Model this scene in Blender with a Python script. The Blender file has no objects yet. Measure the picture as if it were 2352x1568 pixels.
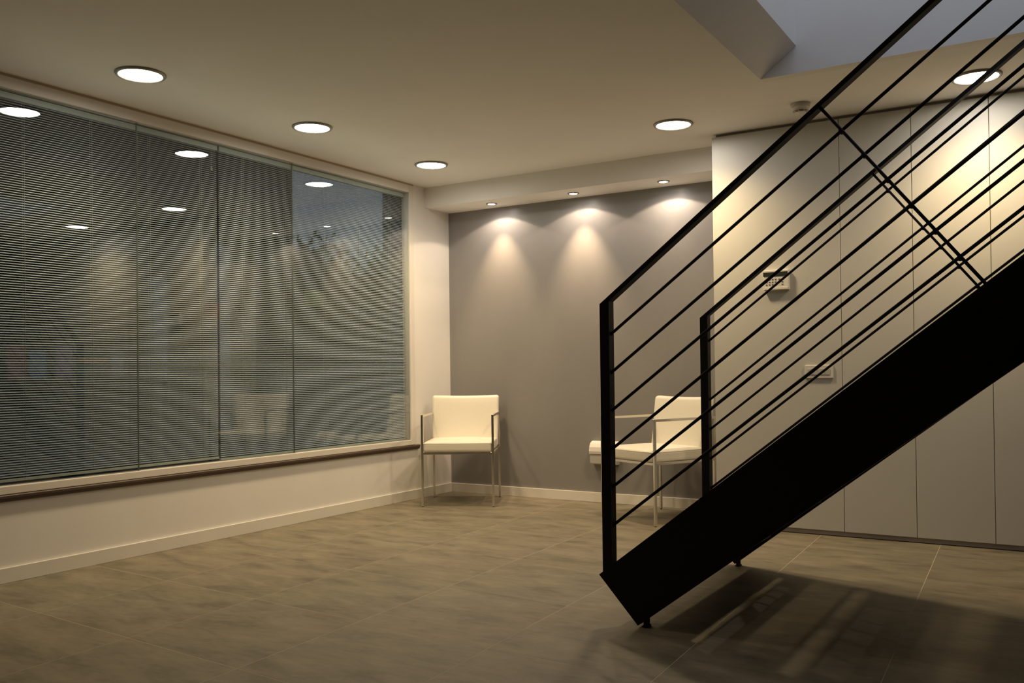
import bpy, bmesh, math, random
from mathutils import Vector, Matrix

# ------------------------------------------------------------------ camera, world, exposure
scn = bpy.context.scene
C = scn.collection
IMG_W, IMG_H = 2352, 1568


def make_camera():
    f, yaw, pitch, roll = 2076.6446, .5528, .0107, -.0118
    d = Vector((-math.sin(yaw) * math.cos(pitch), math.cos(yaw) * math.cos(pitch), math.sin(pitch)))
    r = Vector((math.cos(yaw), math.sin(yaw), 0))
    u = r.cross(d)
    c, s = math.cos(roll), math.sin(roll)
    rr, uu = c * r + s * u, -s * r + c * u
    cam = bpy.data.cameras.new('camera')
    cam.sensor_width = 36
    cam.lens = 36 * f / IMG_W
    cam.shift_y = 45.2 / IMG_W
    cam.clip_end = 300
    o = bpy.data.objects.new('camera', cam)
    C.objects.link(o)
    m = Matrix((rr, uu, -d)).transposed().to_4x4()
    m.translation = Vector((4.299, -6.0076, .9747))
    o.matrix_world = m
    scn.camera = o


make_camera()

world = bpy.data.worlds.new('dusk_sky')
scn.world = world
world.use_nodes = True
wb = world.node_tree.nodes['Background']
wb.inputs['Color'].default_value = (.45, .485, .575, 1)
wb.inputs['Strength'].default_value = 1.7

vs = scn.view_settings
vs.view_transform = 'Standard'
vs.look = 'None'
vs.gamma = 1
vs.use_curve_mapping = False
vs.exposure = 0.22

WARM = (1.0, .72, .36)          # downlight colour
HALO = (1.0, .765, .55)          # halogen colour
DOWN_W = 74                     # downlight lamp power
H = 2.42                        # ceiling height

# ------------------------------------------------------------------ materials
MATS = {}


def mat(name, col, rough=.6, metal=0, noise=None, bump=0, spec=.5, emit=None, coat=0):
    """procedural principled material; noise=(scale, amount, stretch_xyz) mottles the colour"""
    if name in MATS:
        return MATS[name]
    m = bpy.data.materials.new(name)
    m.use_nodes = True
    nt = m.node_tree
    b = nt.nodes['Principled BSDF']
    b.inputs['Base Color'].default_value = (*col, 1)
    b.inputs['Roughness'].default_value = rough
    b.inputs['Metallic'].default_value = metal
    b.inputs['Specular IOR Level'].default_value = spec
    if coat:
        b.inputs['Coat Weight'].default_value = coat
    if emit:
        b.inputs['Emission Color'].default_value = (*emit[0], 1)
        b.inputs['Emission Strength'].default_value = emit[1]
    if noise:
        sc, am, st = noise
        tc = nt.nodes.new('ShaderNodeTexCoord')
        mp = nt.nodes.new('ShaderNodeMapping')
        mp.inputs['Scale'].default_value = st
        nz = nt.nodes.new('ShaderNodeTexNoise')
        nz.inputs['Scale'].default_value = sc
        nz.inputs['Detail'].default_value = 6
        nz.inputs['Roughness'].default_value = .6
        rp = nt.nodes.new('ShaderNodeValToRGB')
        rp.color_ramp.elements[0].position = .3
        rp.color_ramp.elements[1].position = .7
        rp.color_ramp.elements[0].color = tuple(c * (1 - am) for c in col) + (1,)
        rp.color_ramp.elements[1].color = tuple(min(1, c * (1 + am)) for c in col) + (1,)
        nt.links.new(tc.outputs['Object'], mp.inputs['Vector'])
        nt.links.new(mp.outputs['Vector'], nz.inputs['Vector'])
        nt.links.new(nz.outputs['Fac'], rp.inputs['Fac'])
        nt.links.new(rp.outputs['Color'], b.inputs['Base Color'])
        if bump:
            bp = nt.nodes.new('ShaderNodeBump')
            bp.inputs['Strength'].default_value = bump
            bp.inputs['Distance'].default_value = .002
            nt.links.new(nz.outputs['Fac'], bp.inputs['Height'])
            nt.links.new(bp.outputs['Normal'], b.inputs['Normal'])
    MATS[name] = m
    return m


def tile_material():
    m = bpy.data.materials.new('cement_tile')
    m.use_nodes = True
    nt = m.node_tree
    N, L = nt.nodes.new, nt.links.new
    b = nt.nodes['Principled BSDF']
    tc = N('ShaderNodeTexCoord')
    oi = N('ShaderNodeObjectInfo')
    add = N('ShaderNodeVectorMath'); add.operation = 'MULTIPLY_ADD'
    cmb = N('ShaderNodeCombineXYZ')
    L(oi.outputs['Random'], cmb.inputs['X']); L(oi.outputs['Random'], cmb.inputs['Y'])
    add.inputs[1].default_value = (1, 1, 1)
    sc = N('ShaderNodeVectorMath'); sc.operation = 'SCALE'; sc.inputs['Scale'].default_value = 7
    L(cmb.outputs[0], sc.inputs[0])
    L(tc.outputs['Object'], add.inputs[0]); L(sc.outputs[0], add.inputs[2])
    mp = N('ShaderNodeMapping'); mp.inputs['Scale'].default_value = (1.0, 2.6, 1)
    mp.inputs['Rotation'].default_value = (0, 0, .45)
    L(add.outputs[0], mp.inputs['Vector'])
    n1 = N('ShaderNodeTexNoise'); n1.inputs['Scale'].default_value = 3.4
    n1.inputs['Detail'].default_value = 7; n1.inputs['Roughness'].default_value = .62
    n1.inputs['Distortion'].default_value = .4
    L(mp.outputs[0], n1.inputs['Vector'])
    n2 = N('ShaderNodeTexNoise'); n2.inputs['Scale'].default_value = 16
    n2.inputs['Detail'].default_value = 5
    L(mp.outputs[0], n2.inputs['Vector'])
    mx = N('ShaderNodeMath'); mx.operation = 'MULTIPLY_ADD'; mx.inputs[1].default_value = .3
    L(n2.outputs['Fac'], mx.inputs[0]); L(n1.outputs['Fac'], mx.inputs[2])
    rp = N('ShaderNodeValToRGB')
    e = rp.color_ramp.elements
    e[0].position = .44; e[0].color = (.118, .102, .070, 1)
    e[1].position = .86; e[1].color = (.255, .220, .154, 1)
    k = e.new(.62); k.color = (.182, .158, .110, 1)
    L(mx.outputs[0], rp.inputs['Fac'])
    L(rp.outputs['Color'], b.inputs['Base Color'])
    rr = N('ShaderNodeMapRange')
    rr.inputs['To Min'].default_value = .46; rr.inputs['To Max'].default_value = .66
    L(n1.outputs['Fac'], rr.inputs['Value']); L(rr.outputs[0], b.inputs['Roughness'])
    bp = N('ShaderNodeBump'); bp.inputs['Strength'].default_value = .12; bp.inputs['Distance'].default_value = .001
    L(n2.outputs['Fac'], bp.inputs['Height']); L(bp.outputs[0], b.inputs['Normal'])
    return m


def glass_material(name, tint, gain=1.0):
    """clear pane: transparent with mirror reflection that follows the angle of incidence"""
    m = bpy.data.materials.new(name)
    m.use_nodes = True
    nt = m.node_tree
    nt.nodes.clear()
    N, L = nt.nodes.new, nt.links.new
    out = N('ShaderNodeOutputMaterial')
    mixs = N('ShaderNodeMixShader')
    tr = N('ShaderNodeBsdfTransparent'); tr.inputs['Color'].default_value = (*tint, 1)
    gl = N('ShaderNodeBsdfGlossy'); gl.inputs['Roughness'].default_value = 0.0
    lw = N('ShaderNodeLayerWeight'); lw.inputs['Blend'].default_value = .5
    pw = N('ShaderNodeMath'); pw.operation = 'POWER'; pw.inputs[1].default_value = 5
    ma = N('ShaderNodeMath'); ma.operation = 'MULTIPLY_ADD'
    ma.inputs[1].default_value = .96 * gain; ma.inputs[2].default_value = .04 * gain
    ma.use_clamp = True
    L(lw.outputs['Facing'], pw.inputs[0]); L(pw.outputs[0], ma.inputs[0])
    L(ma.outputs[0], mixs.inputs['Fac'])
    L(tr.outputs[0], mixs.inputs[1]); L(gl.outputs[0], mixs.inputs[2])
    L(mixs.outputs[0], out.inputs['Surface'])
    return m


M_WHITE = mat('white_wall_paint', (.84, .82, .79), .7, noise=(3, .02, (1, 1, 1)))
M_CEIL = mat('white_ceiling_paint', (.90, .88, .85), .8, noise=(2, .02, (1, 1, 1)))
M_DIMWALL = mat('bounce_cutting_wall', (.50, .47, .43), .8)  # tone lowered so the unseen walls bounce less light into the foreground
M_GREY = mat('grey_wall_paint', (.265, .258, .255), .38, noise=(2.5, .05, (1, 1, .4)), bump=.03)
M_PANEL = mat('ivory_lacquered_panel', (.63, .62, .585), .42, noise=(2, .02, (1, 1, 1)))
M_PLINTH = mat('taupe_plinth', (.33, .29, .27), .5)
M_SHADOWGAP = mat('taupe_shadow_gap', (.32, .265, .215), .6)
M_TRIM = mat('white_lacquer_trim', (.80, .77, .71), .35)
M_FRAME = mat('white_window_frame', (.78, .74, .69), .35)
M_BROWN = mat('brown_sealant', (.50, .39, .28), .6)
M_SILL = mat('dark_wood_sill', (.075, .048, .030), .5, noise=(9, .3, (1, .1, 1)))
M_GROUT = mat('pale_grout', (.47, .41, .315), .8)
M_TILE = tile_material()
M_GLASS = glass_material('window_glass', (.95, .97, .965), 1.5)
M_OUTGLASS = glass_material('sky_dimming_glass', (.31, .32, .32), .12)  # dark tint added to dim the bright sky behind the blinds
M_SKYGLASS = glass_material('skylight_glass', (.98, .99, 1.0), 1.0)
M_SEAL = mat('glass_joint_seal', (.12, .14, .12), .3)
M_SLAT = mat('aluminium_slat_paint', (.74, .83, .90), .35)
M_RAIL = mat('blind_rail_paint', (.50, .56, .54), .4)
M_CORD = mat('blind_cord', (.40, .41, .38), .8)
M_BLACK = mat('black_painted_steel', (.006, .006, .0052), .55, spec=.2)
M_TREAD = mat('dark_tread_steel', (.02, .02, .018), .5)
M_RUBBER = mat('black_rubber_foot', (.015, .015, .015), .8)
M_CHROME = mat('brushed_chrome', (.76, .74, .70), .22, 1)
M_LEATHER = mat('cream_leather', (.84, .80, .70), .42, noise=(60, .012, (1, 1, 1)), bump=.04)
M_PIPING = mat('cream_leather_piping', (.74, .69, .57), .45)
M_RING = mat('satin_nickel_ring', (.30, .29, .27), .35, .6)
M_LAMP = mat('lit_lamp_diffuser', (.9, .9, .9), .5, emit=((1, .9, .76), 40))
M_BULB = mat('lit_halogen_bulb', (.9, .9, .9), .5, emit=((1, .9, .80), 60))
M_PLASTIC = mat('white_plastic', (.78, .75, .70), .4)
M_PLASTIC2 = mat('pale_grey_plastic', (.55, .53, .50), .4)
M_DARKPL = mat('dark_grey_plastic', (.035, .038, .034), .3)
M_BUTTON = mat('grey_key', (.16, .15, .13), .5)


# ------------------------------------------------------------------ mesh helpers
def link(name, bm, m, parent=None, smooth=False):
    me = bpy.data.meshes.new(name)
    bmesh.ops.recalc_face_normals(bm, faces=bm.faces)
    bm.to_mesh(me)
    bm.free()
    if smooth:
        for p in me.polygons:
            p.use_smooth = True
    me.materials.append(m)
    o = bpy.data.objects.new(name, me)
    C.objects.link(o)
    if parent is not None:
        o.parent = parent
    return o


def tag(o, label, cat=None, group=None, kind=None):
    o['label'] = label
    if cat:
        o['category'] = cat
    if group:
        o['group'] = group
    if kind:
        o['kind'] = kind
    return o


def thing(name, label, cat, loc=(0, 0, 0), rz=0, group=None, kind=None):
    o = bpy.data.objects.new(name, None)
    o.empty_display_size = .1
    C.objects.link(o)
    o.location = loc
    o.rotation_euler = (0, 0, rz)
    return tag(o, label, cat, group, kind)


def abox(bm, x0, x1, y0, y1, z0, z1, bev=0, seg=2):
    r = bmesh.ops.create_cube(bm, size=1)
    vs_ = r['verts']
    for v in vs_:
        v.co = Vector(((x0 + x1) / 2 + v.co.x * (x1 - x0), (y0 + y1) / 2 + v.co.y * (y1 - y0),
                       (z0 + z1) / 2 + v.co.z * (z1 - z0)))
    if bev:
        es = list({e for v in vs_ for e in v.link_edges})
        bmesh.ops.bevel(bm, geom=es, offset=bev, segments=seg, affect='EDGES', profile=.5)
    return bm


def box(name, x0, x1, y0, y1, z0, z1, m, parent=None, bev=0, seg=2, smooth=False):
    return link(name, abox(bmesh.new(), x0, x1, y0, y1, z0, z1, bev, seg), m, parent, smooth)


def atube(bm, a, b, r, seg=12, r2=None):
    a, b = Vector(a), Vector(b)
    d = b - a
    q = d.to_track_quat('Z', 'Y').to_matrix().to_4x4()
    q.translation = (a + b) / 2
    bmesh.ops.create_cone(bm, cap_ends=True, segments=seg, radius1=r, radius2=r if r2 is None else r2,
                          depth=d.length, matrix=q)
    return bm


def aprism(bm, poly, axis, lo, hi):
    """extrude a 2-D polygon; axis 'y': poly is (x,z); axis 'x': poly is (y,z); axis 'z': poly is (x,y)"""
    def p(a, b, t):
        return {'y': (a, t, b), 'x': (t, a, b), 'z': (a, b, t)}[axis]
    n = len(poly)
    v0 = [bm.verts.new(p(a, b, lo)) for a, b in poly]
    v1 = [bm.verts.new(p(a, b, hi)) for a, b in poly]
    bm.faces.new(v0)
    bm.faces.new(v1[::-1])
    for i in range(n):
        bm.faces.new((v0[i], v0[(i + 1) % n], v1[(i + 1) % n], v1[i]))
    return bm


def alathe(bm, prof, seg=40, c=(0, 0, 0)):
    """prof: list of (r, z); closed on the axis when r == 0"""
    rings = []
    for r, z in prof:
        if r < 1e-6:
            rings.append([bm.verts.new((c[0], c[1], c[2] + z))])
        else:
            rings.append([bm.verts.new((c[0] + r * math.cos(2 * math.pi * i / seg),
                                        c[1] + r * math.sin(2 * math.pi * i / seg), c[2] + z)) for i in range(seg)])
    for A, B in zip(rings, rings[1:]):
        for i in range(seg):
            j = (i + 1) % seg
            if len(A) == 1 and len(B) == 1:
                continue
            if len(A) == 1:
                bm.faces.new((A[0], B[i], B[j]))
            elif len(B) == 1:
                bm.faces.new((A[i], A[j], B[0]))
            else:
                bm.faces.new((A[i], A[j], B[j], B[i]))
    return bm


# ------------------------------------------------------------------ room shell
RX, RY = 6.6, -7.6               # far ends of the room that the photograph does not reach
GW = 2.432                       # right end of the grey wall
PY = -.595                       # plane of the panelled wall

# floor: grout bed with separate tiles
floor = tag(box('floor', 0, RX, RY, 0, -.06, -.0003, M_GROUT), 'large matt grey cement tile floor with thin pale joints',
            'floor', kind='structure')


def clip(poly, x0, x1, y0, y1):
    def cut(pl, ins, inter):
        out = []
        for i, q in enumerate(pl):
            pr = pl[i - 1]
            if ins(q):
                if not ins(pr):
                    out.append(inter(pr, q))
                out.append(q)
            elif ins(pr):
                out.append(inter(pr, q))
        return out

    def ix(v):
        return lambda a, b: (v, a[1] + (b[1] - a[1]) * (v - a[0]) / (b[0] - a[0]))

    def iy(v):
        return lambda a, b: (a[0] + (b[0] - a[0]) * (v - a[1]) / (b[1] - a[1]), v)
    for ins, inter in ((lambda q: q[0] >= x0, ix(x0)), (lambda q: q[0] <= x1, ix(x1)),
                       (lambda q: q[1] >= y0, iy(y0)), (lambda q: q[1] <= y1, iy(y1))):
        if poly:
            poly = cut(poly, ins, inter)
    return poly


def inside_room(poly):
    return clip(poly, .001, RX - .001, RY + .001, -.001)


TO, TU, TV = Vector((1.935, -3.934)), Vector((.632, -.040)), Vector((-.027, .640))
JOINT = .0016
for i in range(-5, 10):
    for j in range(-8, 9):
        o = TO + TU * i + TV * j
        a, b = JOINT / TU.length, JOINT / TV.length
        quad = [o + TU * s + TV * t for s, t in ((a, b), (1 - a, b), (1 - a, 1 - b), (a, 1 - b))]
        pl = inside_room([tuple(q) for q in quad])
        if len(pl) < 3:
            continue
        cx = sum(q[0] for q in pl) / len(pl)
        cy = sum(q[1] for q in pl) / len(pl)
        bm = bmesh.new()
        aprism(bm, [(q[0] - cx, q[1] - cy) for q in pl], 'z', -.0003, 0)
        t = link('floor_tile', bm, M_TILE, floor)
        t.location = (cx, cy, 0)

# ceiling with the stairwell opening
OX0, OX1, OY0, OY1 = 3.0, 6.45, -3.05, -1.5
bm = bmesh.new()
WT = .06
for x0, x1, y0, y1 in ((-.3, OX0, RY, 0), (OX1 + WT, RX, RY, 0), (OX0, OX1 + WT, RY, OY0 - WT), (OX0, OX1 + WT, OY1 + WT, 0)):
    abox(bm, x0, x1, y0, y1, H, H + .03)
tag(link('ceiling', bm, M_CEIL), 'plain off-white ceiling with a stairwell opening cut in it', 'ceiling', kind='structure')

# stairwell above the opening
UZ = 3.75
bm = bmesh.new()
aprism(bm, [(OX0, H), (3.178, 2.555), (3.178, UZ), (3.10, UZ), (3.10, 2.60), (OX0, H + .03)], 'y', OY0, OY1)
tag(link('wall_stairwell_left', bm, M_WHITE), 'slanted white underside and side wall of the stairwell opening', 'wall', kind='structure')
tag(box('wall_stairwell_back', OX0, OX1 + .06, OY1, OY1 + .06, H, UZ, M_WHITE),
    'white upper wall of the stairwell lit by bluish daylight', 'wall', kind='structure')
tag(box('wall_stairwell_right', OX1, OX1 + .06, OY0, OY1, H, UZ, M_WHITE), 'white end wall of the stairwell', 'wall', kind='structure')
tag(box('wall_stairwell_front', OX0, OX1 + .06, OY0 - .06, OY0, H, UZ, M_WHITE), 'white near wall of the stairwell', 'wall', kind='structure')
sky = thing('window_2', 'skylight over the stairwell', 'skylight', kind='structure')
bm = bmesh.new()
for x in (3.1, 4.76, OX1 + .0):
    abox(bm, x, x + .06, OY0 - .06, OY1 + .06, UZ, UZ + .06)
abox(bm, 3.1, OX1 + .06, OY0 - .06, OY0, UZ, UZ + .06)
abox(bm, 3.1, OX1 + .06, OY1, OY1 + .06, UZ, UZ + .06)
link('window_frame', bm, M_FRAME, sky)
for x in (3.16, 4.82):
    box('glass_pane', x, x + 1.6, OY0, OY1, UZ + .02, UZ + .026, M_SKYGLASS, sky)

# left wall with the wide window hole (window clear zone y -4.15..-0.475, z 0.424..2.41)
WY0, WY1, WZ0, WZ1 = -4.15, -.475, .417, 2.408
bm = bmesh.new()
abox(bm, -.3, 0, RY, WY0, -.06, H)
abox(bm, -.3, 0, WY1, 0, -.06, H)
abox(bm, -.3, 0, WY0, WY1, -.06, WZ0)
abox(bm, -.3, 0, WY0, WY1, WZ1, H)
tag(link('wall_left', bm, M_WHITE), 'white wall with the wide horizontal window', 'wall', kind='structure')
tag(box('wall_back', -.3, GW + .2, 0, .15, -.06, H, M_GREY), 'smooth grey feature wall washed by three halogen spots', 'wall', kind='structure')
tag(box('wall_side', RX, RX + .1, RY, .1, -.06, H + .1, M_DIMWALL), 'unseen side wall of the room, darkened to cut bounce light', 'wall', kind='structure')
tag(box('wall_front', -.3, RX, RY - .1, RY, -.06, H + .1, M_DIMWALL), 'unseen wall opposite the grey wall, darkened to cut bounce light', 'wall', kind='structure')
tag(box('ceiling_soffit', 0, GW, -.319, 0, 2.2636, H, M_CEIL), 'white boxed soffit along the top of the grey wall', 'soffit', kind='structure')

# baseboards
tag(box('baseboard_left', 0, .012, RY, -.012, 0, .0726, M_TRIM, bev=.002), 'cream baseboard along the window wall', 'baseboard', kind='structure')
tag(box('baseboard_back', 0, GW, -.012, 0, 0, .0726, M_TRIM, bev=.002), 'cream baseboard along the grey wall', 'baseboard', kind='structure')

# panelled wall
wr = tag(box('wall_right', GW + .02, RX, PY + .02, 0, -.06, H, M_SHADOWGAP), 'ivory panelled cupboard wall with thin vertical joints', 'wall', kind='structure')
edges = [GW, 3.186, 3.569, 3.952]
while edges[-1] < RX - .4:
    edges.append(edges[-1] + .383)
edges[-1] = RX
for a, b in zip(edges, edges[1:]):
    box('wall_panel', a + (.0 if a == GW else .0016), b - .0016, PY, PY + .02, .03, 2.402, M_PANEL, wr, bev=.0012, seg=1)
box('side_panel', GW, GW + .02, PY + .0202, 0, 0, 2.402, M_PANEL, wr)
box('plinth', GW + .003, RX, PY + .008, PY + .02, .004, .0285, M_PLINTH, wr)

# ------------------------------------------------------------------ window in the left wall
win = thing('window_1', 'wide white framed window with frameless jointed glass panes', 'window', kind='structure')
FX0, FX1 = -.08, .012
GY0, GY1, GZ0, GZ1 = -4.09, -.532, .457, 2.350
box('window_frame', FX0, FX1, GY1, WY1 - .006, WZ0 + .001, WZ1 - .001, M_FRAME, win, bev=.003)
box('window_frame', FX0, FX1, WY0 + .006, GY0, WZ0 + .001, WZ1 - .001, M_FRAME, win, bev=.003)
box('window_frame', FX0, FX1, GY0, GY1, GZ1, WZ1 - .001, M_FRAME, win, bev=.003)
box('window_frame', FX0, FX1, GY0, GY1, WZ0 + .001, GZ0, M_FRAME, win, bev=.003)
bm = bmesh.new()
abox(bm, -.02, .006, WY1 - .0055, WY1 - .0005, WZ0, WZ1)
abox(bm, -.02, .008, WY0, WY1, WZ1 - .0005, H - .001)
link('sealant_line', bm, M_BROWN, win)
bm = bmesh.new()
aprism(bm, [(.0, .384), (.014, .384), (.018, .392), (.018, .398), (.023, .402), (.023, .412), (.018, .4165), (.0, .4165)], 'y', WY0 - .04, -.437)
link('window_sill', bm, M_SILL, win)
jy = [-4.05, -2.890, -1.732, GY1]
for k in range(3):
    y0, y1 = jy[k] + .001, jy[k + 1] - .001
    if k == 0:
        y0 = GY0
    g = box('glass_pane', -.003, .003, -(y1 - y0) / 2, (y1 - y0) / 2, GZ0, GZ1, M_GLASS, win)
    g.location = (-.015, (y0 + y1) / 2, 0)
    g.rotation_euler.z = -math.radians(1.2)
for y0, y1 in ((GY0, -2.320), (-2.316, GY1)):
    box('dimming_outer_pane', -.069, -.063, y0, y1, GZ0, GZ1, M_OUTGLASS, win)  # panes added behind the blinds to darken the view outside
for y in jy[1:3]:
    box('glass_joint', -.0205, -.0115, y - .0008, y + .0008, GZ0, GZ1, M_SEAL, win)

# ------------------------------------------------------------------ venetian blinds
BX = -.046


def slat_mesh(length):
    bm = bmesh.new()
    tilt = math.radians(22)
    prof = []
    for s in (-1, -.33, .33, 1):
        u = s * .008
        w = .0010 * (1 - s * s)
        prof.append((u * math.cos(tilt) + w * math.sin(tilt), -u * math.sin(tilt) + w * math.cos(tilt)))
    poly = [(x, z + .0002) for x, z in prof] + [(x, z - .0002) for x, z in prof[::-1]]
    aprism(bm, poly, 'y', -length / 2, length / 2)
    me = bpy.data.meshes.new('slat')
    bmesh.ops.recalc_face_normals(bm, faces=bm.faces)
    bm.to_mesh(me); bm.free()
    me.materials.append(M_SLAT)
    return me


def blind(label, y0, y1, zb, cords, tassel=None):
    yc, ln = (y0 + y1) / 2, y1 - y0
    b = thing('venetian_blind', label, 'blind', (BX, yc, zb), 0, 'venetian blinds in the wide window')
    zt = GZ1 - .004
    box('headrail', -.012, .012, -ln / 2, ln / 2, zt - zb - .030, zt - zb, M_RAIL, b, bev=.002)
    box('bottom_rail', -.009, .009, -ln / 2, ln / 2, 0, .014, M_RAIL, b, bev=.003)
    me = slat_mesh(ln - .004)
    z = .014 + .011
    while z < zt - zb - .034:
        o = bpy.data.objects.new('slat', me)
        C.objects.link(o)
        o.parent = b
        o.location = (0, 0, z)
        z += .01195
    for cy in cords:
        bm = bmesh.new()
        for dx in (-.0088, .0088):
            abox(bm, dx - .0005, dx + .0005, cy - yc - .0006, cy - yc + .0006, .01, zt - zb - .03)
        link('ladder_cord', bm, M_CORD, b)
    if tassel is not None:
        bm = bmesh.new()
        ty = tassel - yc
        atube(bm, (.013, ty, zt - zb - .03), (.013, ty, zt - zb - .135), .0009, 6)
        alathe(bm, [(0, .02), (.004, .018), (.007, .0), (.006, -.004), (0, -.004)], 12, (.013, ty, zt - zb - .155))
        link('cord_tassel', bm, M_CORD, b)
    return b


blind('slim aluminium venetian blind hanging just clear of the window frame', -4.08, -2.324, .470,
      [-3.98, -3.50, -3.14, -2.79, -2.44], -2.37)
blind('slim aluminium venetian blind reaching down to the window frame beside the wall corner', -2.311, -.540, .4575,
      [-2.12, -1.77, -1.41, -1.05, -.70])

# ------------------------------------------------------------------ staircase
st = thing('staircase', 'black steel open staircase with rod railings rising to the ceiling opening', 'staircase', (2.893, -2.2, 0))
SO = st.location
XE = 6.30


def spart(name, bm, m, parent=None, smooth=False):
    bmesh.ops.translate(bm, verts=bm.verts, vec=-SO)
    return link(name, bm, m, parent or st, smooth)


def stringer(y0, y1, dx, zb0, sb, fx):
    top = lambda x: .179 + .7795 * (x - 2.733 - dx)
    bot = lambda x: zb0 + sb * (x - 2.893 - dx)
    bm = bmesh.new()
    xb = 2.893 + dx
    aprism(bm, [(2.733 + dx, .182), (xb, max(zb0, .006)), (XE, bot(XE)), (XE, top(XE))], 'y', y0, y1)
    s = spart('stringer', bm, M_BLACK)
    bm = bmesh.new()
    for yy in (y0 + .014, y1 - .014):
        atube(bm, (xb + fx, yy, 0), (xb + fx, yy, .006), .013, 14)
        atube(bm, (xb + fx, yy, .006), (xb + fx, yy, bot(xb + fx) + .006), .008, 12)
    spart('foot', bm, M_RUBBER, s)


stringer(-2.845, -2.795, 0, .004, .7605, .026)
stringer(-1.645, -1.595, -.012, .012, .780, .010)


def railing(yf, dx, dr):
    """yf: front face; rods sit in the middle of the flat rail"""
    w = .044
    yb, ym = yf + w, yf + w / 2
    hx0, hz0, hs = 2.748 + dx, 1.230, .775
    # post, mitred on top
    bm = bmesh.new()
    px0, px1 = hx0, hx0 + .039
    zb = .179 + .7795 * (px0 - 2.733) - .02
    zb1 = .179 + .7795 * (px1 - 2.733) - .02
    aprism(bm, [(px0, zb), (px1, zb1), (px1, hz0 + hs * (px1 - px0)), (px0, hz0)], 'y', yf, yb)
    spart('post', bm, M_BLACK)
    # handrail
    bm = bmesh.new()
    th = .021
    aprism(bm, [(px1 - .004, hz0 + hs * (px1 - .004 - px0) - th), (XE + .1, hz0 + hs * (XE + .1 - px0) - th),
                (XE + .1, hz0 + hs * (XE + .1 - px0)), (px1 - .004, hz0 + hs * (px1 - .004 - px0))], 'y', yf, yb)
    spart('handrail', bm, M_BLACK)
    # rods
    starts = [1.114, .965, .818, .670, .523, .375]
    rod = [(3.654, 1.774), (3.725, 1.683), (3.797, 1.592), (3.868, 1.500), (3.938, 1.409), (4.007, 1.319)]
    for z0, (xr, zr) in zip(starts, rod):
        sl = (zr - z0) / (xr + dr - (2.787 + dx))
        bm = bmesh.new()
        atube(bm, (2.775 + dx, ym, z0 - sl * .012), (XE + .1, ym, z0 + sl * (XE + .1 - 2.787 - dx)), .0060, 12)
        spart('rail_rod', bm, M_BLACK, smooth=True)
    # slanted cross rods welded over the rods, with small weld studs
    for k in range(2):
        off = Vector((1, 0, .775)).normalized() * (2.05 * k)
        a = Vector((3.583 + dr, ym - .009, 1.866)) + off
        b = Vector((4.082 + dr, ym - .009, 1.226)) + off
        if b.x > XE:
            continue
        bm = bmesh.new()
        atube(bm, a, b, .0056, 12)
        c = spart('cross_rod', bm, M_BLACK, smooth=True)
        for z0, (xr, zr) in zip(starts, rod):
            bm = bmesh.new()
            q = Vector((xr + dr, ym, zr)) + off
            atube(bm, q + Vector((0, -.013, -.004)), q + Vector((0, .009, -.004)), .0085, 10)
            spart('weld_stud', bm, M_BLACK, c, smooth=True)


railing(-2.842, 0, 0)
railing(-1.642, -.030, -.045)
rise = .185
for k in range(1, 15):
    z = rise * k
    x = 3.2 + (z - .395) / .771
    bm = bmesh.new()
    abox(bm, x - .135, x + .135, -2.795, -1.645, z - .022, z + .016, .003, 1)
    spart('tread', bm, M_TREAD)


# ------------------------------------------------------------------ armchairs
def cushion(bm, x0, x1, y0, y1, z0, z1, bev, puff=0, puff_axis=2, seg=4):
    """rounded box with a softly domed face"""
    nx = 14
    vs_ = bmesh.ops.create_cube(bm, size=1)['verts']
    geom = list({e for v in vs_ for e in v.link_edges})
    fs = list({f for v in vs_ for f in v.link_faces})
    for v in vs_:
        v.co = Vector(((x0 + x1) / 2 + v.co.x * (x1 - x0), (y0 + y1) / 2 + v.co.y * (y1 - y0),
                       (z0 + z1) / 2 + v.co.z * (z1 - z0)))
    bmesh.ops.subdivide_edges(bm, edges=geom, cuts=nx - 1, use_grid_fill=True)
    lo, hi = Vector((x0, y0, z0)), Vector((x1, y1, z1))
    steps = [0, .12, .3, .6, 1.0]          # denser rows of vertices inside the rounded border
    for v in bm.verts:
        for i in range(3):
            t = round((v.co[i] - lo[i]) / (hi[i] - lo[i]) * nx)
            if t <= 4:
                v.co[i] = lo[i] + bev * steps[t]
            elif t >= nx - 4:
                v.co[i] = hi[i] - bev * steps[nx - t]
            else:
                v.co[i] = lo[i] + bev + (hi[i] - lo[i] - 2 * bev) * (t - 4) / (nx - 8)
    for v in bm.verts:
        # round the edges: pull towards an inner box, then push out by the radius
        inner = Vector([min(max(v.co[i], lo[i] + bev), hi[i] - bev) for i in range(3)])
        d = v.co - inner
        if d.length > 1e-9:
            v.co = inner + d.normalized() * min(bev, d.length)
        if puff:
            u = [(v.co[i] - lo[i]) / (hi[i] - lo[i]) * 2 - 1 for i in range(3)]
            a, b = [i for i in range(3) if i != puff_axis]
            if u[puff_axis] > .2:
                v.co[puff_axis] += puff * max(0, 1 - u[a] ** 2) ** .6 * max(0, 1 - u[b] ** 2) ** .6
    return bm


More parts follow.
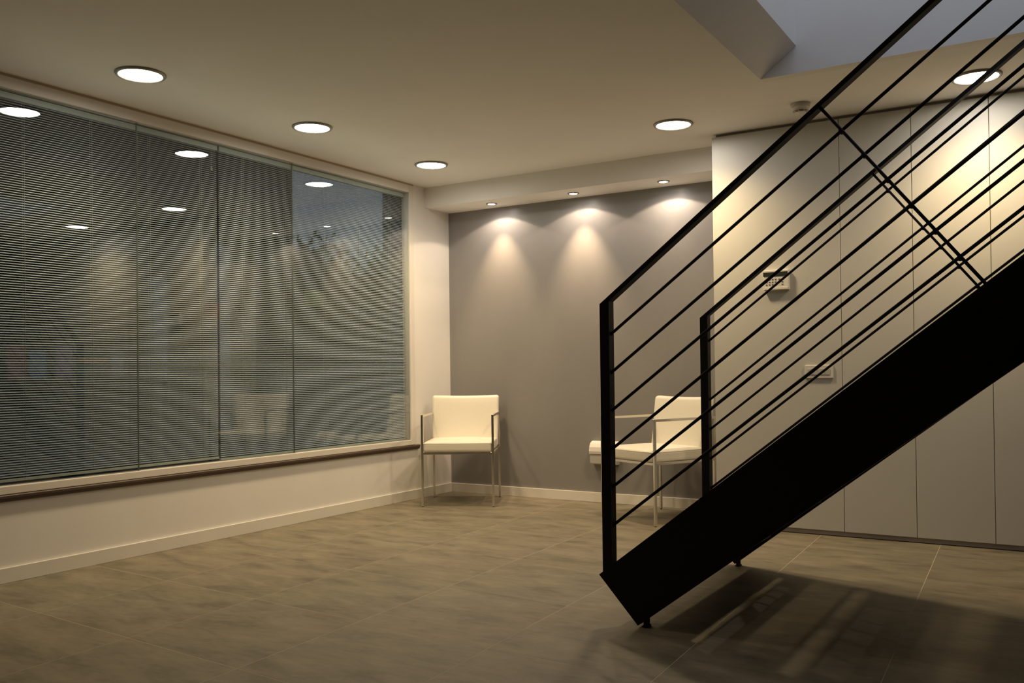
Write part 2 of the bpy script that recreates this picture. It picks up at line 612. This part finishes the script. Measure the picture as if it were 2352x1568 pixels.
def chair(label, loc, rz):
    t = thing('armchair', label, 'chair', loc, rz, 'cream armchairs by the grey wall')
    w, d, s = .256, .2585, .008     # half width, half depth to leg centres, half tube
    for sx in (-1, 1):
        x = sx * w
        box('leg', x - s, x + s, -d - s, -d + s, .004, .664, M_CHROME, t, bev=.001, seg=1)
        box('leg', x - s, x + s, d - s, d + s, .004, .664, M_CHROME, t, bev=.001, seg=1)
        box('armrest', x - s, x + s, -d + s, d - s, .648, .664, M_CHROME, t, bev=.001, seg=1)
        bm = bmesh.new()
        for yy in (-d, d):
            alathe(bm, [(0, 0), (.007, 0), (.007, .004), (0, .004)], 10, (x, yy, 0))
        link('foot_pad', bm, M_RUBBER, t)
        box('side_rail', x - s, x + s, -d + s, d - s, .378, .394, M_CHROME, t, bev=.001, seg=1)
    for yy in (-d, d):
        box('cross_rail', -w + s, w - s, yy - s, yy + s, .378, .394, M_CHROME, t, bev=.001, seg=1)
    # seat cushion
    bm = cushion(bmesh.new(), -w + s + .001, w - s - .001, -d - .012, d - .075, .394, .466, .018, .016, 2)
    seat = link('seat', bm, M_LEATHER, t, True)
    bm = bmesh.new()
    zz = .456
    pts = [(-w + .014, -d - .010, zz), (w - .014, -d - .010, zz)]
    atube(bm, pts[0], pts[1], .0022, 8)
    for sx in (-1, 1):
        atube(bm, (sx * (w - .011), -d - .006, zz), (sx * (w - .011), d - .07, zz), .0022, 8)
    link('piping', bm, M_PIPING, seat, True)
    # backrest, leaning back a little, wider than the seat gap at the top
    bm = cushion(bmesh.new(), -w - .003, w + .003, d - .098, d - .036, .40, .792, .022, .006, 1)
    for v in bm.verts:
        v.co.y += (v.co.z - .45) * .15
        k = max(0, min(1, (v.co.z - .42) / .34))
        v.co.x *= .975 + .025 * k
        if v.co.z > .75:
            v.co.z -= .006 * (1 - (v.co.x / w) ** 2)
    link('backrest', bm, M_LEATHER, t, True)
    return t


chair('cream leather armchair with square chrome legs in the corner beside the window', (.418, -.442, 0), math.radians(27.3))
chair('cream leather armchair with square chrome legs behind the staircase railing', (1.983, -.443, 0), math.radians(-25))


# ------------------------------------------------------------------ ceiling downlights
def spot(name, parent, loc, power, col, angle, blend, radius, rot=(0, 0, 0)):
    l = bpy.data.lights.new(name, 'SPOT')
    l.energy = power
    l.color = col
    l.spot_size = math.radians(angle)
    l.spot_blend = blend
    l.shadow_soft_size = radius
    o = bpy.data.objects.new(name, l)
    C.objects.link(o)
    o.parent = parent
    o.location = loc
    o.rotation_euler = rot
    return o


def downlight(label, x, y, power):
    t = thing('ceiling_downlight', label, 'ceiling light', (x, y, H), 0, 'round downlights recessed in the ceiling')
    link('trim_ring', alathe(bmesh.new(), [(.099, -.001), (.099, -.009), (.104, -.012), (.112, -.010), (.1165, -.004), (.1165, 0), (.099, 0)], 56),
         M_RING, t, True)
    link('diffuser', alathe(bmesh.new(), [(0, -.0065), (.06, -.0065), (.0985, -.0055), (.0985, -.002), (0, -.002)], 56), M_LAMP, t)
    spot('lamp_light', t, (0, 0, -.025), power, WARM, 146, 1.0, .085)
    return t


downlight('round glowing downlight over the blind beyond the glass joint, far from the soffit', .525, -3.255, DOWN_W * .62)
downlight('round glowing downlight midway along the window', .535, -2.110, DOWN_W * .78)
downlight('round glowing downlight above the corner armchair by the soffit', .530, -.940, DOWN_W * .9)
downlight('round glowing downlight between the soffit and the slanted stairwell edge', 2.328, -.968, DOWN_W * .84)
downlight('round glowing downlight over the panelled wall behind the handrail', 3.924, -.944, DOWN_W * .7)


def halogen(label, x, y, p_wide, p_beam):
    t = thing('halogen_spot', label, 'spotlight', (x, y, 2.2636), 0, 'small halogen spots in the soffit')
    link('trim_ring', alathe(bmesh.new(), [(.029, -.001), (.029, -.005), (.034, -.007), (.041, -.005), (.043, 0), (.029, 0)], 36), M_RING, t, True)
    link('bulb', alathe(bmesh.new(), [(0, -.005), (.02, -.0045), (.0285, -.003), (.0285, -.001), (0, -.001)], 36), M_BULB, t)
    spot('spill_light', t, (0, 0, -.012), p_wide * .35, (1, .84, .70), 158, .55, .012)
    spot('wide_light', t, (0, 0, -.012), p_wide, HALO, 133, .10, .012)
    spot('beam_light', t, (0, 0, -.012), p_beam, (1, .70, .42), 62, 1.0, .010, (math.radians(11), 0, 0))
    return t


halogen('small lit halogen spot in the soffit above the corner armchair', .526, -.165, 6.5, 38)
halogen('small lit halogen spot in the middle of the soffit with the warmest pool below', 1.239, -.168, 6.5, 44)
halogen('small lit halogen spot in the soffit next to the ivory panelled wall', 1.942, -.178, 8, 5)

# ------------------------------------------------------------------ small fittings
sd = thing('smoke_detector', 'small round white smoke detector on the ceiling behind the handrail', 'smoke detector', (3.063, -.960, H))
link('base_plate', alathe(bmesh.new(), [(0, 0), (.052, 0), (.052, -.010), (.046, -.016), (0, -.016)], 36), M_PLASTIC2, sd, True)
link('body', alathe(bmesh.new(), [(0, -.016), (.046, -.016), (.045, -.030), (.041, -.036), (.041, -.0365), (.030, -.050), (0, -.053)], 36), M_PLASTIC, sd, True)
bm = bmesh.new()
for z, r in ((-.0405, .0402), (-.0455, .0352)):
    for k in range(8):
        a0 = math.pi / 4 * k + .06
        for q in range(4):
            t0, t1 = a0 + q * .166, a0 + (q + 1) * .166
            v = [bm.verts.new((rr * math.cos(t), rr * math.sin(t), zz)) for rr, zz, t in
                 ((r, z, t0), (r, z, t1), (r - .0022, z - .0025, t1), (r - .0022, z - .0025, t0))]
            bm.faces.new(v)
link('vent_slots', bm, M_DARKPL, sd)

kp = thing('alarm_keypad', 'white alarm keypad with dark display on the panelled wall', 'keypad', (2.823, PY, 1.435))
box('housing', -.075, .075, -.027, 0, 0, .121, M_PLASTIC, kp, bev=.004)
box('display', -.0755, .068, -.0295, -.0265, .083, .108, M_DARKPL, kp, bev=.001, seg=1)
box('lower_flap', -.070, .070, -.0285, -.0265, .004, .018, M_PLASTIC, kp, bev=.001, seg=1)
for r in range(3):
    for c in range(6):
        if c == 4 and r == 0:
            continue
        x = -.056 + c * .0178 + (.004 if c > 3 else 0)
        z = .034 + r * .0155
        box('key', x - .0048, x + .0048, -.0295, -.0268, z - .003, z + .003, M_BUTTON, kp, bev=.001, seg=1)

sw = thing('light_switch', 'white double light switch plate low on the panelled wall', 'switch', (3.058, PY, .911))
box('cover_plate', -.080, .080, -.009, 0, 0, .076, M_PLASTIC, sw, bev=.003)
for x in (-.034, .034):
    k = box('rocker', x - .029, x + .029, -.0115, -.0085, .020, .056, M_PLASTIC2, sw, bev=.0015, seg=1)
    box('rocker_line', x - .0006, x + .0006, -.0121, -.011, .022, .054, M_DARKPL, k)

ub = thing('wall_box', 'white rounded wall unit low on the grey wall behind the stair post', 'wall unit', (1.414, 0, .285))
bm = bmesh.new()
prof = [(0, .0), (-.052, .0), (-.058, .008), (-.060, .072), (0, .072)]
aprism(bm, prof, 'x', -.122, .088)
link('housing', bm, M_PLASTIC2, ub)
bm = bmesh.new()
prof = [(0, .075), (-.066, .075), (-.068, .095), (-.062, .125), (-.046, .152), (-.020, .165), (0, .167)]
aprism(bm, prof, 'x', -.126, .092)
link('cover', bm, M_PLASTIC, ub)
bm = bmesh.new()
abox(bm, .03, .085, -.050, -.02, -.012, 0)
link('outlet', bm, M_DARKPL, ub)

# ------------------------------------------------------------------ outside, seen dimly through the blinds
M_ASPHALT = mat('dark_asphalt', (.012, .012, .013), .8, noise=(4, .2, (1, 1, 1)))
M_FACADE = mat('dark_facade_render', (.014, .014, .013), .8, noise=(1.5, .2, (1, 1, 1)))
M_PIER = mat('pale_blue_grey_stone', (.42, .45, .52), .7)
M_DGLASS = mat('dark_window_glass', (.006, .008, .01), .3, spec=.2)
M_WINF = mat('dark_window_frame', (.07, .07, .08), .7)
M_FENCE = mat('olive_painted_iron', (.42, .38, .22), .5)
M_LEAF = mat('dark_foliage', (.016, .022, .011), .7, noise=(5, .4, (1, 1, 1)))
M_BARK = mat('dark_bark', (.05, .04, .03), .9)
M_LOW = mat('dark_concrete', (.015, .015, .015), .8)

tag(box('ground', -40, -.3, -30, 45, -.3, -.15, M_ASPHALT), 'dark paved street outside the window', 'street', kind='structure')

bd = thing('street_building', 'dark building across the street seen through the blinds', 'building', (-7.2, -3, -.15))
BO = bd.location


def bpart(name, x0, x1, y0, y1, z0, z1, m, parent=None):
    bm = abox(bmesh.new(), x0, x1, y0, y1, z0, z1)
    bmesh.ops.translate(bm, verts=bm.verts, vec=-BO)
    return link(name, bm, m, parent or bd)


bpart('facade', -13, -7.2, -14, 5.4, -.15, 7.5, M_FACADE)
for y0, y1, z0, z1 in ((3.62, 3.82, .9, 3.0), (2.42, 2.66, .9, 2.4), (-.4, -.25, .9, 3.2)):
    bpart('pilaster', -7.2, -7.0, y0, y1, -.15, z1, M_PIER)
for y0, y1 in ((.2, 1.5), (2.8, 3.5), (4.05, 5.1), (-2.2, -.8)):
    w_ = bpart('window', -7.2, -7.17, y0, y1, 1.55, 2.9, M_WINF)
    bpart('pane', -7.17, -7.165, y0 + .06, y1 - .06, 1.61, 2.84, M_DGLASS, w_)

tag(box('low_wall', -6.25, -5.85, -4, 1.9, -.15, .93, M_LOW), 'low dark wall across the street carrying a row of coloured boards', 'low wall')
for nm, col, y0, y1, zt in (('dull red', (.50, .08, .12), -.24, -.02, 1.34), ('blue grey', (.18, .38, .52), .02, .22, 1.29),
                            ('mauve', (.52, .28, .48), .34, .55, 1.34), ('pale grey', (.48, .48, .48), 1.07, 1.25, 1.28),
                            ('dark green with orange stripe', (.06, .16, .09), .60, 1.03, 1.26)):
    m_ = mat('board_' + nm.replace(' ', '_'), col, .6)
    b_ = thing('display_board', nm + ' display board standing on the low wall outside the window', 'board', (-6.05, (y0 + y1) / 2, .93),
               0, 'coloured boards on the low wall')
    hw = (y1 - y0) / 2
    box('board', -.02, .02, -hw, hw, .012, zt - .93, m_, b_, bev=.004, seg=1)
    box('foot', -.06, .06, -hw, hw, 0, .012, M_LOW, b_)
    if 'orange' in nm:
        box('stripe', .02, .024, -hw, hw, .20, .26, mat('orange_stripe', (.75, .28, .05), .6), b_)

fn = thing('iron_fence', 'thin barred iron fence outside the window behind the armchair reflection', 'fence', (-4.0, 1.2, -.15))
for z in (.16, 1.22):
    box('fence_rail', -.015, .015, -.95, .95, z, z + .035, M_FENCE, fn)
for k in range(20):
    y = -.93 + k * .098
    box('fence_bar', -.008, .008, y - .007, y + .007, 0, 1.22, M_FENCE, fn)
for y in (-.97, .97):
    box('fence_post', -.03, .03, y - .03, y + .03, 0, 1.32, M_FENCE, fn)

sg = thing('street_sign', 'small yellow green sign on a pole outside the window', 'sign', (-6.4, 5.05, -.15))
link('pole', atube(bmesh.new(), (0, 0, 0), (0, 0, 2.55), .025, 10), M_LOW, sg)
box('sign_plate', .02, .04, -.22, .22, 2.23, 2.50, mat('yellow_green_sign', (.60, .58, .06), .5), sg, bev=.004, seg=1)
rs = thing('wall_sign', 'small orange red sign fixed to the dark building', 'sign', (-7.0, 3.52, 1.95))
box('plate', -.16, 0, -.16, .16, -.13, .13, mat('orange_red_sign', (.70, .16, .07), .5), rs, bev=.004, seg=1)


def tree(label, x, y, h, rad, seed):
    t = thing('tree', label, 'tree', (x, y, -.15), 0, 'trees beyond the street')
    rnd = random.Random(seed)
    link('trunk', atube(bmesh.new(), (0, 0, 0), (0, 0, h * .7), .16, 10, .07), M_BARK, t, True)
    bm = bmesh.new()
    for k in range(3200):
        # leaf clumps scattered through a lumpy crown
        a, b = rnd.uniform(0, 2 * math.pi), math.acos(rnd.uniform(-1, 1))
        rr = rad * rnd.uniform(.45, 1) * (1 + .25 * math.sin(3 * a + seed) * math.sin(2 * b))
        c = Vector((rr * math.sin(b) * math.cos(a), rr * math.sin(b) * math.sin(a), h * .72 + rr * .8 * math.cos(b)))
        n = Vector((rnd.gauss(0, 1), rnd.gauss(0, 1), rnd.gauss(0, 1))).normalized()
        u = n.orthogonal().normalized()
        w = n.cross(u)
        s = rnd.uniform(.06, .13)
        vs_ = [bm.verts.new(c + u * s * p + w * s * .6 * q) for p, q in ((-1, 0), (0, -1), (1, 0), (0, 1))]
        bm.faces.new(vs_)
    o = link('foliage', bm, M_LEAF, t)
    o['kind'] = 'stuff'


tree('dark leafy tree next to the dark building across the street', -11, 9.2, 4.3, 1.5, 1)
tree('dark leafy tree standing alone behind the yellow green sign', -15.5, 14.2, 4.6, 1.6, 2)
tree('dark leafy tree close to the window edge, farthest from the dark building', -10.6, 12.9, 4.5, 1.5, 3)

fb = thing('low_terrace', 'long low dark building closing the street behind the trees', 'building', (-24, 14, -.15))
box('wall', -3, 0, -26, 30, 0, 3.6, M_FACADE, fb)
box('roof', -3.3, .3, -26, 30, 3.6, 3.8, M_WINF, fb)
